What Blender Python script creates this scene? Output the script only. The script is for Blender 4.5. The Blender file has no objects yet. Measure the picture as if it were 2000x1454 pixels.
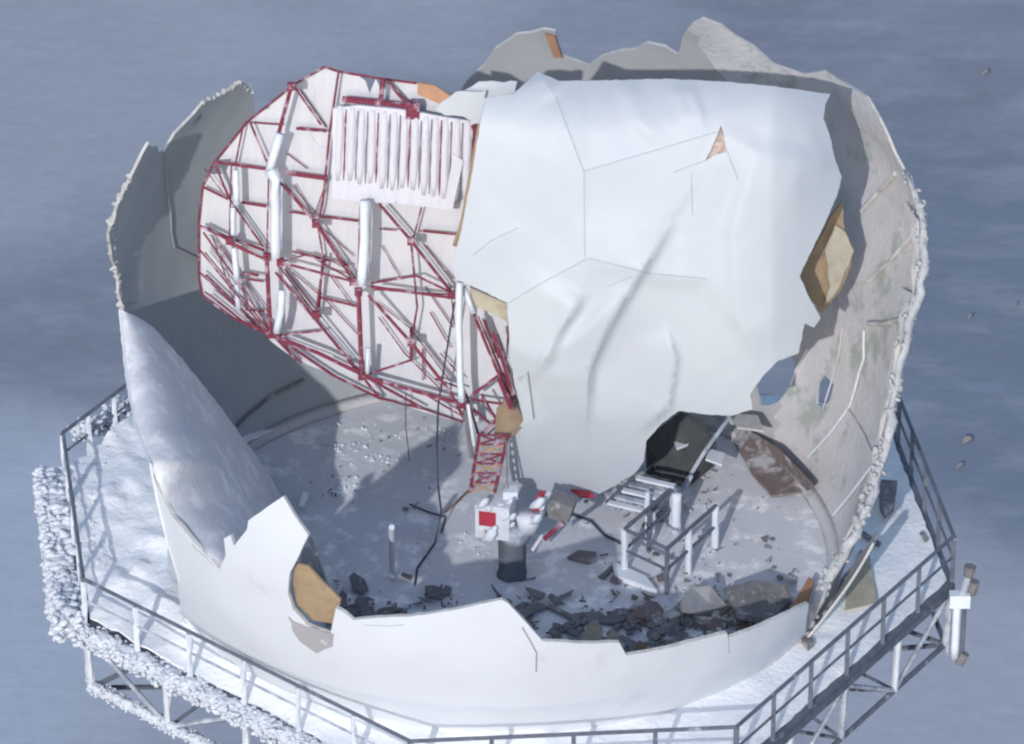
import bpy, math, random
from mathutils import Vector, noise
from mathutils.geometry import delaunay_2d_cdt
rnd = random.Random(7)
sc = bpy.context.scene
col = sc.collection
V = Vector

# ---------------------------------------------------------------- camera
PITCH = math.radians(29.5); DIST = 110.0; PPM = 93.5
FW = V((0, math.cos(PITCH), -math.sin(PITCH))); UP = V((0, math.sin(PITCH), math.cos(PITCH))); RT = V((1, 0, 0))
CAM = RT*0.21 + UP*3.775 - FW*DIST
FPX = PPM*DIST
cd = bpy.data.cameras.new('camera'); cam = bpy.data.objects.new('camera', cd); col.objects.link(cam)
cd.sensor_width = 36; cd.lens = 36*FPX/2000; cd.clip_start = 1; cd.clip_end = 9000
cam.location = CAM; cam.rotation_euler = (math.radians(90)-PITCH, 0, 0)
sc.camera = cam

# ---------------------------------------------------------------- light
SUN_EL = math.radians(23.5)
SH = V((0.245, 0.97, 0)).normalized()           # direction shadows fall on the ground
w = bpy.data.worlds.new('World'); sc.world = w; w.use_nodes = True
nt = w.node_tree; bg = nt.nodes['Background']
sky = nt.nodes.new('ShaderNodeTexSky'); sky.sky_type = 'NISHITA'; sky.sun_disc = False
sky.sun_elevation = SUN_EL
sky.sun_rotation = math.atan2(-SH.x, -SH.y)
sky.altitude = 300
nt.links.new(sky.outputs[0], bg.inputs[0]); bg.inputs[1].default_value = 0.15
sl = bpy.data.lights.new('sun', 'SUN'); sl.energy = 2.0; sl.angle = math.radians(0.6); sl.color = (1.0, 0.968, 0.945)
so = bpy.data.objects.new('sun', sl); col.objects.link(so)
LD = V((SH.x*math.cos(SUN_EL), SH.y*math.cos(SUN_EL), -math.sin(SUN_EL)))
so.rotation_euler = LD.to_track_quat('-Z', 'Y').to_euler(); so.location = (-20, -60, 40)
sc.view_settings.view_transform = 'Standard'; sc.view_settings.look = 'None'
sc.view_settings.exposure = 0.38; sc.view_settings.gamma = 1
sc.cycles.filter_width = 2.3
sc.cycles.max_bounces = 6

# ---------------------------------------------------------------- helpers
def ray(px, py):
    return (FW*FPX + RT*(px-1000) + UP*(727-py)).normalized()
def onY(px, py, Y):
    d = ray(px, py); t = (Y-CAM.y)/d.y; return CAM + d*t
def onZ(px, py, z):
    d = ray(px, py); t = (z-CAM.z)/d.z; return CAM + d*t
def onF(px, py, f):
    """point of the ray where Y = f(x, z)"""
    lo, hi = -14.0, 14.0
    for _ in range(26):
        m = (lo+hi)/2; p = onY(px, py, m)
        if f(p.x, p.z) > m: lo = m
        else: hi = m
    return onY(px, py, (lo+hi)/2)
SC = V((0, 0, 4.7)); SR = 8.4
def sph(px, py, near):
    d = ray(px, py); oc = CAM-SC
    b = oc.dot(d); c = oc.dot(oc)-SR*SR; D = b*b-c
    if D < 0:
        p = CAM + d*(-b); return SC + (p-SC).normalized()*SR
    return CAM + d*(-b-math.sqrt(D) if near else -b+math.sqrt(D))
def tz(p):
    return (math.atan2(p.x, p.y), p.z)
def far(px, py): return tz(sph(px, py, False))
def onS(th, z, dr=0):
    r = math.sqrt(max(SR*SR-(z-SC.z)**2, .01))+dr
    return V((r*math.sin(th), r*math.cos(th), z))
def nz(p, s=1.0, o=0): return noise.noise(V((p[0]*s+o, p[1]*s-o, (p[2] if len(p) > 2 else 0)*s+o*.5)))

def tag(o, label=None, cat=None, group=None, kind=None):
    if label: o['label'] = label
    if cat: o['category'] = cat
    if group: o['group'] = group
    if kind: o['kind'] = kind
    return o
def empty(name, loc=(0, 0, 0)):
    o = bpy.data.objects.new(name, None); col.objects.link(o); o.location = loc; o.empty_display_size = .3
    return o
def wloc(o):
    l = V(o.location); p = o.parent
    while p: l += V(p.location); p = p.parent
    return l
def mesh(name, vs, fs, mats, parent=None, smooth=False, midx=None, org=None):
    """verts in world coordinates; origin is put at the parent's, or at org"""
    base = wloc(parent) if parent else V(org if org is not None else (0, 0, 0))
    me = bpy.data.meshes.new(name)
    me.from_pydata([tuple(V(v)-base) for v in vs], [], fs)
    if not isinstance(mats, (list, tuple)): mats = [mats]
    for m in mats: me.materials.append(m)
    if midx: me.polygons.foreach_set('material_index', midx)
    if smooth: me.polygons.foreach_set('use_smooth', [True]*len(me.polygons))
    me.update()
    o = bpy.data.objects.new(name, me); col.objects.link(o)
    if parent: o.parent = parent
    else: o.location = base
    return o
class MB:
    def __init__(s): s.v = []; s.f = []
    def tube(s, pts, r, n=8, rime=0, cap=True):
        pts = [V(p) for p in pts]; base = len(s.v); k = len(pts)
        for i, p in enumerate(pts):
            d = (pts[min(i+1, k-1)]-pts[max(i-1, 0)]).normalized()
            a = d.cross(V((0, 0, 1)));
            if a.length < .05: a = d.cross(V((1, 0, 0)))
            a.normalize(); b = d.cross(a)
            rr = r[i] if isinstance(r, (list, tuple)) else r
            for j in range(n):
                t = 2*math.pi*(j+.5)/n
                q = rr*(1+(rime*nz(p, 3.1, j*1.7) if rime else 0))
                s.v.append(p+(a*math.cos(t)+b*math.sin(t))*q)
        for i in range(k-1):
            for j in range(n):
                s.f.append((base+i*n+j, base+i*n+(j+1) % n, base+(i+1)*n+(j+1) % n, base+(i+1)*n+j))
        if cap:
            s.f.append(tuple(base+j for j in range(n))[::-1]); s.f.append(tuple(base+(k-1)*n+j for j in range(n)))
        return s
    def seg(s, a, b, r, n=6, rime=0, parts=1, sag=0):
        a, b = V(a), V(b)
        return s.tube([a.lerp(b, i/parts)-V((0, 0, sag*math.sin(math.pi*i/parts))) for i in range(parts+1)], r, n, rime)
    def hexa(s, c8):
        b = len(s.v); s.v += [V(c) for c in c8]
        for f in ((0, 3, 2, 1), (4, 5, 6, 7), (0, 1, 5, 4), (1, 2, 6, 5), (2, 3, 7, 6), (3, 0, 4, 7)): s.f.append(tuple(b+i for i in f))
        return s
    def box(s, c, ax, ay, az, sx, sy, sz):
        c = V(c); X = V(ax).normalized()*sx/2; Y = V(ay).normalized()*sy/2; Z = V(az).normalized()*sz/2
        return s.hexa([c-X-Y-Z, c+X-Y-Z, c+X+Y-Z, c-X+Y-Z, c-X-Y+Z, c+X-Y+Z, c+X+Y+Z, c-X+Y+Z])
    def abox(s, c, sx, sy, sz): return s.box(c, (1, 0, 0), (0, 1, 0), (0, 0, 1), sx, sy, sz)
    def bar(s, a, b, w, h):
        a, b = V(a), V(b); d = (b-a).normalized()
        x = d.cross(V((0, 0, 1)))
        if x.length < .05: x = V((1, 0, 0))
        x.normalize(); y = d.cross(x)
        return s.box((a+b)/2, d, x, y, (b-a).length, w, h)
    def slab(s, poly, th, n=None):
        """flat-ish polygon in world coordinates with thickness along n"""
        poly = [V(p) for p in poly]
        if n is None:
            n = (poly[1]-poly[0]).cross(poly[2]-poly[0]).normalized()
        b = len(s.v); k = len(poly)
        s.v += poly + [p+V(n)*th for p in poly]
        s.f.append(tuple(range(b, b+k))[::-1]); s.f.append(tuple(range(b+k, b+2*k)))
        for i in range(k): s.f.append((b+i, b+(i+1) % k, b+k+(i+1) % k, b+k+i))
        return s
    def build(s, name, mat, parent=None, smooth=False, org=None):
        return mesh(name, s.v, s.f, mat, parent, smooth, org=org)

def inside(p, poly):
    c = False; x, y = p; j = len(poly)-1
    for i in range(len(poly)):
        xi, yi = poly[i]; xj, yj = poly[j]
        if (yi > y) != (yj > y) and x < (xj-xi)*(y-yi)/(yj-yi)+xi: c = not c
        j = i
    return c
def densify(poly, step, jag=0, closed=True):
    out = []; n = len(poly)
    for i in range(n if closed else n-1):
        a = poly[i]; b = poly[(i+1) % n]; L = math.hypot(b[0]-a[0], b[1]-a[1]); k = max(1, int(L/step))
        nx, ny = -(b[1]-a[1])/max(L, 1e-9), (b[0]-a[0])/max(L, 1e-9)
        for q in range(k):
            t = q/k; x = a[0]+(b[0]-a[0])*t; y = a[1]+(b[1]-a[1])*t
            j = 0 if q == 0 else jag*rnd.uniform(-1, 1)
            out.append((x+nx*j, y+ny*j))
    if not closed: out.append(poly[-1])
    return out
def sheet(name, outline, step, fmap, th, mats, parent=None, holes=(), jag=0, cell=None, lines=(), smooth=True, thdir=None, org=None, celloff=0, ostep=None):
    """solid sheet: outline in 2-D parameter space, fmap -> world; mats = [front, back, edge]; cell(x,y) splits into several objects"""
    ol = densify(outline, ostep or step, jag)
    verts = [V(p) for p in ol]; edges = [(i, (i+1) % len(ol)) for i in range(len(ol))]
    hs = []
    for h in holes:
        hh = densify(h, ostep or step, jag); hs.append(hh); b = len(verts)
        verts += [V(p) for p in hh]; edges += [(b+i, b+(i+1) % len(hh)) for i in range(len(hh))]
    for l in lines:
        ll = densify(l, step, 0, False); b = len(verts)
        verts += [V(p) for p in ll]; edges += [(b+i, b+i+1) for i in range(len(ll)-1)]
    x0 = min(p[0] for p in ol); x1 = max(p[0] for p in ol); y0 = min(p[1] for p in ol); y1 = max(p[1] for p in ol)
    ny = int((y1-y0)/step)+1; nx = int((x1-x0)/step)+1
    near = {}
    for v in verts:
        near.setdefault((int(v.x//step), int(v.y//step)), []).append(v)
    for j in range(ny+1):
        for i in range(nx+1):
            p = (x0+(i+.5*(j % 2)+rnd.uniform(-.12, .12))*step, y0+(j+rnd.uniform(-.12, .12))*step)
            if not inside(p, ol) or any(inside(p, h) for h in hs): continue
            cx, cy = int(p[0]//step), int(p[1]//step); ok = True
            for a in (-1, 0, 1):
                for b in (-1, 0, 1):
                    for v in near.get((cx+a, cy+b), ()):
                        if (v.x-p[0])**2+(v.y-p[1])**2 < (step*.45)**2: ok = False
            if ok: verts.append(V(p))
    vo, eo, fo = delaunay_2d_cdt(verts, edges, [], 0, step*1e-4)[:3]
    groups = {}
    for f in fo:
        c = (sum(vo[i].x for i in f)/3, sum(vo[i].y for i in f)/3)
        if not inside(c, ol) or any(inside(c, h) for h in hs): continue
        groups.setdefault(cell(*c) if cell else 0, []).append(tuple(f))
    for g in list(groups):                      # keep one connected piece per object
        fs = groups.pop(g); par = {}
        def find(a):
            while par.setdefault(a, a) != a: a = par[a]
            return a
        for f in fs:
            par[find(f[0])] = find(f[1]); par[find(f[1])] = find(f[2])
        isl = {}
        for f in fs: isl.setdefault(find(f[0]), []).append(f)
        for k, (r_, q_) in enumerate(isl.items()):
            if len(q_) > 5: groups[(str(g), k)] = q_
    W = [V(fmap(v.x, v.y)) for v in vo]
    N = [V((0, 0, 0)) for _ in W]
    ecount = {}
    for fs in groups.values():
        for f in fs:
            n = (W[f[1]]-W[f[0]]).cross(W[f[2]]-W[f[0]])
            for i in f: N[i] += n
            for k in range(3):
                e = (f[k], f[(k+1) % 3]); ecount[tuple(sorted(e))] = ecount.get(tuple(sorted(e)), 0)+1
    N = [n.normalized() if n.length > 0 else V((0, 0, 1)) for n in N]
    # 'front' faces away from thdir; one decision for the whole sheet
    if thdir is not None:
        acc = sum(N[i].dot((thdir(W[i]) if callable(thdir) else V(thdir)).normalized()) for i in range(len(W)))
        if acc > 0: N = [-n for n in N]
    objs = []
    for g, fs in sorted(groups.items()):
        off = (rnd.uniform(-celloff, celloff))
        ids = sorted({i for f in fs for i in f}); mp = {i: k for k, i in enumerate(ids)}; m = len(ids)
        P = []; Q = []
        for i in ids:
            n = N[i]
            P.append(W[i]+n*off); Q.append(W[i]+n*off-n*th)
        F = []; M = []; X = []; sides_ = []
        own = {}
        for f in fs:
            for k in range(3):
                e = tuple(sorted((f[k], f[(k+1) % 3]))); own[e] = own.get(e, 0)+1
        f0 = fs[0]; fn = (W[f0[1]]-W[f0[0]]).cross(W[f0[2]]-W[f0[0]]); flip = fn.dot(P[mp[f0[0]]]-Q[mp[f0[0]]]) < 0
        for f in fs:
            a, b, c = (mp[i] for i in f)
            if flip: a, b, c = c, b, a
            F.append((a, b, c)); M.append(0); F.append((c+m, b+m, a+m)); M.append(1)
            for (p, q) in ((a, b), (b, c), (c, a)):
                e = tuple(sorted((ids[p], ids[q])))
                if own[e] == 1: sides_.append((p, q))
        for p, q in sides_:
            b = len(P)+len(Q)+len(X); X += [P[p], Q[p], Q[q], P[q]]; F.append((b, b+1, b+2, b+3)); M.append(2)
        o = mesh(name, P+Q+X, F, mats, parent, False, M, org=org)
        if smooth: o.data.polygons.foreach_set('use_smooth', [mi < 2 for mi in M])
        objs.append(o)
    return objs

# ---------------------------------------------------------------- materials
def material(name, c1, c2=None, scale=3.0, rough=.75, bump=0, bscale=20, c3=None, c3amt=.5, c3scale=1.0, spec=.3, stretch=None, metallic=0):
    m = bpy.data.materials.new(name); m.use_nodes = True
    n = m.node_tree.nodes; L = m.node_tree.links; b = n['Principled BSDF']
    b.inputs['Roughness'].default_value = rough; b.inputs['Specular IOR Level'].default_value = spec; b.inputs['Metallic'].default_value = metallic
    tc = n.new('ShaderNodeTexCoord'); mp = n.new('ShaderNodeMapping'); L.new(tc.outputs['Object'], mp.inputs[0])
    if stretch: mp.inputs['Scale'].default_value = stretch
    def tex(sc_, det=5, ro=.6):
        t = n.new('ShaderNodeTexNoise'); t.inputs['Scale'].default_value = sc_; t.inputs['Detail'].default_value = det; t.inputs['Roughness'].default_value = ro
        L.new(mp.outputs[0], t.inputs['Vector']); return t
    if c2 is None: c2 = tuple(x*.85 for x in c1)
    r = n.new('ShaderNodeValToRGB'); r.color_ramp.elements[0].position = .35; r.color_ramp.elements[1].position = .65
    r.color_ramp.elements[0].color = (*c1, 1); r.color_ramp.elements[1].color = (*c2, 1)
    L.new(tex(scale).outputs['Fac'], r.inputs[0]); out = r.outputs[0]
    if c3:
        r2 = n.new('ShaderNodeValToRGB'); p = 1-c3amt
        r2.color_ramp.elements[0].position = max(p*.5+.22, .01); r2.color_ramp.elements[1].position = min(p*.5+.32, .99)
        L.new(tex(c3scale, 8, .68).outputs['Fac'], r2.inputs[0])
        mx = n.new('ShaderNodeMix'); mx.data_type = 'RGBA'; L.new(r2.outputs[0], mx.inputs['Factor']); L.new(out, mx.inputs['A']); mx.inputs['B'].default_value = (*c3, 1)
        out = mx.outputs['Result']
    L.new(out, b.inputs['Base Color'])
    if bump:
        bp = n.new('ShaderNodeBump'); bp.inputs['Strength'].default_value = 1; bp.inputs['Distance'].default_value = bump
        L.new(tex(bscale, 6, .65).outputs['Fac'], bp.inputs['Height']); L.new(bp.outputs[0], b.inputs['Normal'])
    return m
M_shell = material('white_fibreglass', (.60, .63, .68), (.56, .595, .65), .6, .55, .004, 30)
M_shell_front = material('white_frosted_fibreglass', (.60, .635, .69), (.58, .61, .67), .7, .6, .006, 18, c3=(.50, .53, .59), c3amt=.22, c3scale=.7)
M_fallen = material('smooth_white_skin', (.47, .51, .545), (.44, .47, .525), .35, .5, .003, 12)
M_inner = material('inner_lining', (.42, .42, .43), (.37, .375, .39), .5, .8, .004, 14, c3=(.47, .45, .43), c3amt=.3, c3scale=.5)
M_inner_dark = material('inner_lining_frosted', (.36, .35, .37), (.31, .32, .345), .7, .8, .006, 14, c3=(.55, .55, .56), c3amt=.25, c3scale=2.2)
M_inner_left = material('lining_painted_shade', (.38, .40, .42), (.33, .355, .38), .5, .8, .004, 14, c3=(.47, .46, .46), c3amt=.3, c3scale=.5)  # darker copy of the lining, with the left wall's shade painted in
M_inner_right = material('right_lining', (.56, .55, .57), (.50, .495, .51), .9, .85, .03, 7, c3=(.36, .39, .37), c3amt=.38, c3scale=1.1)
M_rimfrost = material('rim_frost_grey', (.47, .48, .51), (.34, .35, .37), 4, .9, .03, 14)
M_greyflake = material('pale_lining_flake', (.50, .49, .47), (.40, .39, .38), 2, .85, .01, 10)
M_curl = material('frosted_curl', (.60, .60, .64), (.56, .57, .61), 1.2, .85, .02, 9, c3=(.72, .73, .77), c3amt=.4, c3scale=1.6)
M_foam = material('tan_foam_core', (.36, .27, .17), (.27, .20, .14), 3, .9, .01, 30)
M_foam_pale = material('pale_foam_core', (.45, .42, .34), (.36, .33, .26), 3, .9, .01, 30)
M_orange = material('orange_foam', (.46, .26, .16), (.38, .22, .14), 3, .9, .01, 30)
M_rimwhite = material('torn_fibre_edge', (.52, .52, .51), (.40, .40, .40), 5, .9, .02, 12)
M_red = material('red_paint', (.20, .035, .065), (.15, .03, .055), 4, .6, .003, 30, c3=(.42, .30, .36), c3amt=.40, c3scale=4)
M_redbright = material('bright_red_paint', (.42, .04, .07), (.36, .035, .06), 4, .5)
M_skin = material('reflector_white', (.555, .56, .60), (.51, .515, .56), 1.5, .6, .002, 8, stretch=(4, 4, .35), c3=(.60, .58, .66), c3amt=.2, c3scale=1.6)
M_tube = material('frosted_white_tube', (.68, .72, .78), (.60, .65, .72), 2, .6, .01, 14)
M_louvre = material('white_louvre', (.58, .58, .64), (.54, .54, .60), 2, .6, .006, 18, c3=(.45, .40, .48), c3amt=.2, c3scale=4, stretch=(3, 3, .6))
M_floor = material('frosted_floor', (.64, .65, .69), (.57, .585, .63), .7, .8, .012, 9, c3=(.86, .87, .90), c3amt=.40, c3scale=1.3)
M_snow = material('deck_snow', (.84, .86, .89), (.76, .79, .84), 1.4, .9, .04, 7, c3=(.90, .91, .93), c3amt=.4, c3scale=.8)
M_rime = material('rime_ice', (.62, .66, .72), (.52, .57, .65), 3, .9, .03, 12)
M_steel = material('dark_blue_steel', (.085, .10, .135), (.13, .15, .19), 4, .6, c3=(.35, .38, .43), c3amt=.22, c3scale=2)
M_galv = material('frosted_steel', (.22, .25, .31), (.5, .55, .62), 3, .7, .006, 20)
M_dark = material('dark_debris', (.14, .14, .15), (.20, .195, .20), 3, .9, .01, 12, c3=(.42, .43, .46), c3amt=.3, c3scale=2.5)
M_black = material('shade_black', (.045, .05, .055), (.075, .08, .085), 2, .9, .01, 12)  # painted shade, for the sheet added under the fallen shell
M_brown = material('brown_debris', (.20, .155, .15), (.15, .13, .13), 3, .9, .01, 12, c3=(.42, .42, .45), c3amt=.45, c3scale=1.6)
M_greyboard = material('grey_board', (.30, .31, .33), (.22, .23, .25), 2, .9, .01, 12)
M_pedestal = material('pedestal_grey', (.12, .14, .17), (.09, .105, .13), 3, .7)
M_cab = material('cabinet_white', (.66, .67, .72), (.56, .58, .64), 3, .6, .005, 16)
M_cable = material('cable_black', (.05, .055, .07), None, 3, .8)

# ---------------------------------------------------------------- ground
def ground_material():
    m = bpy.data.materials.new('scoured_ice_painted_shade'); m.use_nodes = True
    n = m.node_tree.nodes; L = m.node_tree.links; b = n['Principled BSDF']; b.inputs['Roughness'].default_value = .85; b.inputs['Specular IOR Level'].default_value = .15
    tc = n.new('ShaderNodeTexCoord')
    def mp(s, r=0):
        q = n.new('ShaderNodeMapping'); q.inputs['Scale'].default_value = s; q.inputs['Rotation'].default_value = (0, 0, r); L.new(tc.outputs['Object'], q.inputs[0]); return q.outputs[0]
    def tex(v, s, d=5, r=.55):
        t = n.new('ShaderNodeTexNoise'); t.inputs['Scale'].default_value = s; t.inputs['Detail'].default_value = d; t.inputs['Roughness'].default_value = r; L.new(v, t.inputs['Vector']); return t.outputs['Fac']
    def ramp(x, a, bb, c0, c1):
        r = n.new('ShaderNodeValToRGB'); e = r.color_ramp.elements; e[0].position = a; e[1].position = bb; e[0].color = (*c0, 1); e[1].color = (*c1, 1); L.new(x, r.inputs[0]); return r.outputs[0]
    def mix(f, a, bb):
        x = n.new('ShaderNodeMix'); x.data_type = 'RGBA'; L.new(f, x.inputs['Factor'])
        for i, q in (('A', a), ('B', bb)):
            if isinstance(q, tuple): x.inputs[i].default_value = (*q, 1)
            else: L.new(q, x.inputs[i])
        return x.outputs['Result']
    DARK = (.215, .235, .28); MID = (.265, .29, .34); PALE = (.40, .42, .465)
    base = ramp(tex(mp((.06, .12, 1), .2), 1.0, 3), .35, .68, DARK, MID)
    # pale snow fields; the last, dark blob paints a shadow band into the colour
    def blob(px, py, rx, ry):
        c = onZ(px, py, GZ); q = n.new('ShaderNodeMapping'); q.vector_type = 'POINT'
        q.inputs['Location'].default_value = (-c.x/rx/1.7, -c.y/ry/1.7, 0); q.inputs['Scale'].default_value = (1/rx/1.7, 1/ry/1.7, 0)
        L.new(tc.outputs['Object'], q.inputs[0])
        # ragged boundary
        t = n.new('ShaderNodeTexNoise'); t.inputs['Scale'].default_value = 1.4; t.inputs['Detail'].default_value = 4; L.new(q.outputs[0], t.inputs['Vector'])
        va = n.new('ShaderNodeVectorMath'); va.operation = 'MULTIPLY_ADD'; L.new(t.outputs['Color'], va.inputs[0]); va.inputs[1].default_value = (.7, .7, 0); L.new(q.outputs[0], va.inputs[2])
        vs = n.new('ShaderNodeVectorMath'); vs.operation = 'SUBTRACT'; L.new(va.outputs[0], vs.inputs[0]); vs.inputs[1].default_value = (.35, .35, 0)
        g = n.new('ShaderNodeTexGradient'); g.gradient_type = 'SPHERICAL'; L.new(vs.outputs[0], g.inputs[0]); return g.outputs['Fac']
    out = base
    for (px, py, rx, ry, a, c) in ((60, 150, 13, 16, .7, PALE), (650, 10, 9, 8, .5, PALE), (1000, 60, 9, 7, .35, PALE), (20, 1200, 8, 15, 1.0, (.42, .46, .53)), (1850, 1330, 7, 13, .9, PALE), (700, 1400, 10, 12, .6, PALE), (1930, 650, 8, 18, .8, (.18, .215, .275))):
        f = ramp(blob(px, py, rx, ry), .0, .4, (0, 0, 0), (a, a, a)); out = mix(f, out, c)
    # sastrugi streaks
    mid = ramp(tex(mp((.16, .3, 1), .5), 1.0, 6, .6), .48, .68, (0, 0, 0), (.30, .30, .30)); out = mix(mid, out, PALE)
    st = ramp(tex(mp((.12, .5, 1), .45), 1.0, 8, .68), .56, .74, (0, 0, 0), (.09, .09, .09)); out = mix(st, out, (.55, .60, .68))
    fine = ramp(tex(mp((1, 1, 1)), .9, 8, .7), .3, .75, (.93, .93, .93), (1.06, 1.06, 1.06))
    mm = n.new('ShaderNodeMix'); mm.data_type = 'RGBA'; mm.blend_type = 'MULTIPLY'; mm.inputs['Factor'].default_value = 1; L.new(out, mm.inputs['A']); L.new(fine, mm.inputs['B'])
    L.new(mm.outputs['Result'], b.inputs['Base Color'])
    bp = n.new('ShaderNodeBump'); bp.inputs['Distance'].default_value = .06; bp.inputs['Strength'].default_value = .5; L.new(tex(mp((.5, 1.5, 1), .4), 1.0, 5), bp.inputs['Height']); L.new(bp.outputs[0], b.inputs['Normal'])
    return m
GZ = -92.0
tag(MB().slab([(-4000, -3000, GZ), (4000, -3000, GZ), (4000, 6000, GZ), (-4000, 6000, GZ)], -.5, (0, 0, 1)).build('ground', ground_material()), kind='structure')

# ---------------------------------------------------------------- platform deck
DECK = [tuple(onZ(x, y, 1.1))[:2] for x, y in ((120, 845), (160, 1132), (800, 1450), (1440, 1422), (1866, 1048), (1735, 715), (1250, 655), (420, 620))]
FR = 6.9
def deck_h(x, y):
    p = (x, y, 0); left = max(0, min(1, (-x-4.5)/3))*max(0, min(1, (y+4.5)/3))
    h = .05 + .05*nz(p, .55) + .025*nz(p, 2.2, 3)
    h += left*(.22 + .32*max(0, nz((x, y*.6, 0), 2.0, 9)) + .12*nz(p, 5.5, 2))
    e = min(1, max(0, (math.hypot(x, y)-6.9)/.8)); h += (1-e)*(.10 if (x > 1 or y > 0) else .24)*(1+.8*nz(p, 1.3, 5))
    return V((x, y, max(h, .01)))
circ = [(FR*math.cos(a), FR*math.sin(a)) for a in [2*math.pi*i/72 for i in range(72)]]
slab = sheet('deck', DECK, 1.0, lambda x, y: V((x, y, -.004)), .16, [M_steel, M_steel, M_steel], thdir=(0, 0, -1), ostep=1.5, holes=[circ])
tag(slab[0], kind='structure')
snow = sheet('deck_snow', [(x*.985, y*.985) for x, y in DECK], .2, deck_h, .04, [M_snow, M_snow, M_snow], thdir=(0, 0, -1), holes=[circ], jag=.02)
tag(snow[0], kind='structure')
fl = sheet('radome_floor', circ, .45, lambda x, y: V((x, y, .02+.012*nz((x, y, 0), 1.2))), .15, [M_floor]*3, thdir=(0, 0, -1))
tag(fl[0], kind='structure')

# tower below the deck
tower = tag(empty('support_tower', (0, 0, GZ)), 'steel tower carrying the platform with braced truss under its rim', 'tower')
mb = MB(); nc = 24
for z0, z1, r in ((GZ, -3.0, 4.6),): mb.tube([(0, 0, z0), (0, 0, z1)], r, nc)
mb.build('tower_core', M_galv, tower)
mb = MB().tube([(0, 0, -3.0), (0, 0, -.2)], [4.6, 5.6], nc); mb.build('tower_head', M_galv, tower)
def edge_pt(a, b, t, z, inset=0):
    a, b = V(a), V(b); p = a.lerp(b, t); n = V((-(b-a).y, (b-a).x)).normalized()
    return V((p.x+n.x*inset, p.y+n.y*inset, z))
for k in range(8):
    a, b = DECK[k], DECK[(k+1) % 8]; L = (V(b)-V(a)).length; nb = max(2, round(L/2.2))
    rimed = k in (0, 1)
    mt = M_rime if rimed else M_galv
    # rim beam
    MB().bar(edge_pt(a, b, 0, -.17), edge_pt(a, b, 1, -.17), .09, .17).build('rim_beam', M_steel, tower)
    zb = -1.55
    MB().seg(edge_pt(a, b, 0, zb, .1), edge_pt(a, b, 1, zb, .1), .055 if not rimed else .08, 6, .6 if rimed else 0, 14).build('lower_chord', M_rime if rimed else M_steel, tower)
    for i in range(nb+1):
        if i < nb or True:
            MB().seg(edge_pt(a, b, i/nb, -.2, .05), edge_pt(a, b, i/nb, zb, .1), .075, 6, .5 if rimed else .1, 6).build('hanger', M_rime if (rimed or i % 2) else M_galv, tower)
        if i < nb:
            q = (i, i+1) if i % 2 == 0 else (i+1, i)
            MB().seg(edge_pt(a, b, q[0]/nb, -.25, .05), edge_pt(a, b, q[1]/nb, zb, .1), .05, 6, .3 if rimed else 0, 6).build('brace', M_galv, tower)
        e = edge_pt(a, b, i/nb, zb, .1); c = V((e.x*.55, e.y*.55, -2.3))
        MB().seg(e, c, .045, 6).build('radial_strut', M_steel, tower)
        c2 = V((e.x*.6, e.y*.6, -.3)); MB().seg(e, c2, .04, 6).build('radial_strut', M_steel, tower)

# railings: one thing per side of the platform
sides = ['rime-crusted rail along the left side of the deck', 'long dark handrail on the front left side with frosted posts', 'dark handrail at the very front below the white wall',
         'dark handrail with posts on the front right side of the deck', 'thin twin-bar rail on the right side beyond the shadow', None, None, 'short rail at the back left corner above the left side rail']
for k in range(8):
    if not sides[k]: continue
    a, b = DECK[k], DECK[(k+1) % 8]; L = (V(b)-V(a)).length
    t0, t1 = (0, 1) if k != 7 else (.35, 1)
    r = tag(empty('guard_rail', edge_pt(a, b, .5, 0)), sides[k], 'railing', 'guard rails round the platform')
    rr = .042
    P0 = edge_pt(a, b, t0, 1.1, .03); P1 = edge_pt(a, b, t1, 1.1, .03)
    MB().seg(P0, P1, rr, 8).build('top_rail', M_steel, r)
    MB().seg(P0-V((0, 0, .5)), P1-V((0, 0, .5)), .028, 6).build('mid_rail', M_steel if k > 1 else M_galv, r)
    n = max(2, round(L/1.5))
    for i in range(n+1):
        t = t0+(t1-t0)*i/n; p = edge_pt(a, b, t, 0, .03)
        if k in (0, 1, 7): MB().seg(p, p+V((0, 0, 1.06)), .06, 7, .7, 6).build('post', M_rime, r)
        else: MB().bar(p, p+V((0, 0, 1.08)), .09, .06).build('post', M_steel, r)
    if k in (2,): MB().bar(edge_pt(a, b, t0, .1, .05), edge_pt(a, b, t1, .1, .05), .02, .16).build('kick_plate', M_steel, r)

# rime hanging outside the left and front left rim
def rime_mass(name, path, rad, n, seed, label=None, core=.85):
    R = random.Random(seed); mb = MB()
    if core:
        mb.tube([V(path[int(t)]).lerp(V(path[min(int(t)+1, len(path)-1)]), t-int(t)) for t in [i*(len(path)-1)/200 for i in range(201)]], [rad*core*(.8+.35*nz((i*.11, seed, 0), 1)+.25*nz((i*.6, seed, 3), 1)) for i in range(201)], 14, .35)
    for i in range(n):
        t = R.random()*(len(path)-1); k = int(t); f = t-k; c = V(path[k]).lerp(V(path[min(k+1, len(path)-1)]), f)
        rr = rad*R.uniform(.12, .36); c += V((R.uniform(-1, 1), R.uniform(-1, 1), R.uniform(-1.1, .9)))*rad*.75
        d = V((R.uniform(-1.6, .2), R.uniform(-.6, .3), R.uniform(-.5, .5))).normalized(); j = R.random()*9
        mb.tube([c-d*rr*.8, c-d*rr*.1+V((0, 0, R.uniform(-.1, .1)))*rr, c+d*rr*.8], [rr*.35, rr*.6, rr*.28], 6, .5)
    o = mb.build(name, M_rime, None, True); tag(o, label, kind='stuff'); return o
def pxZ(l, z): return [onZ(x, y, zz if (zz := z) is not None else 0) for x, y in l]
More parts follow.
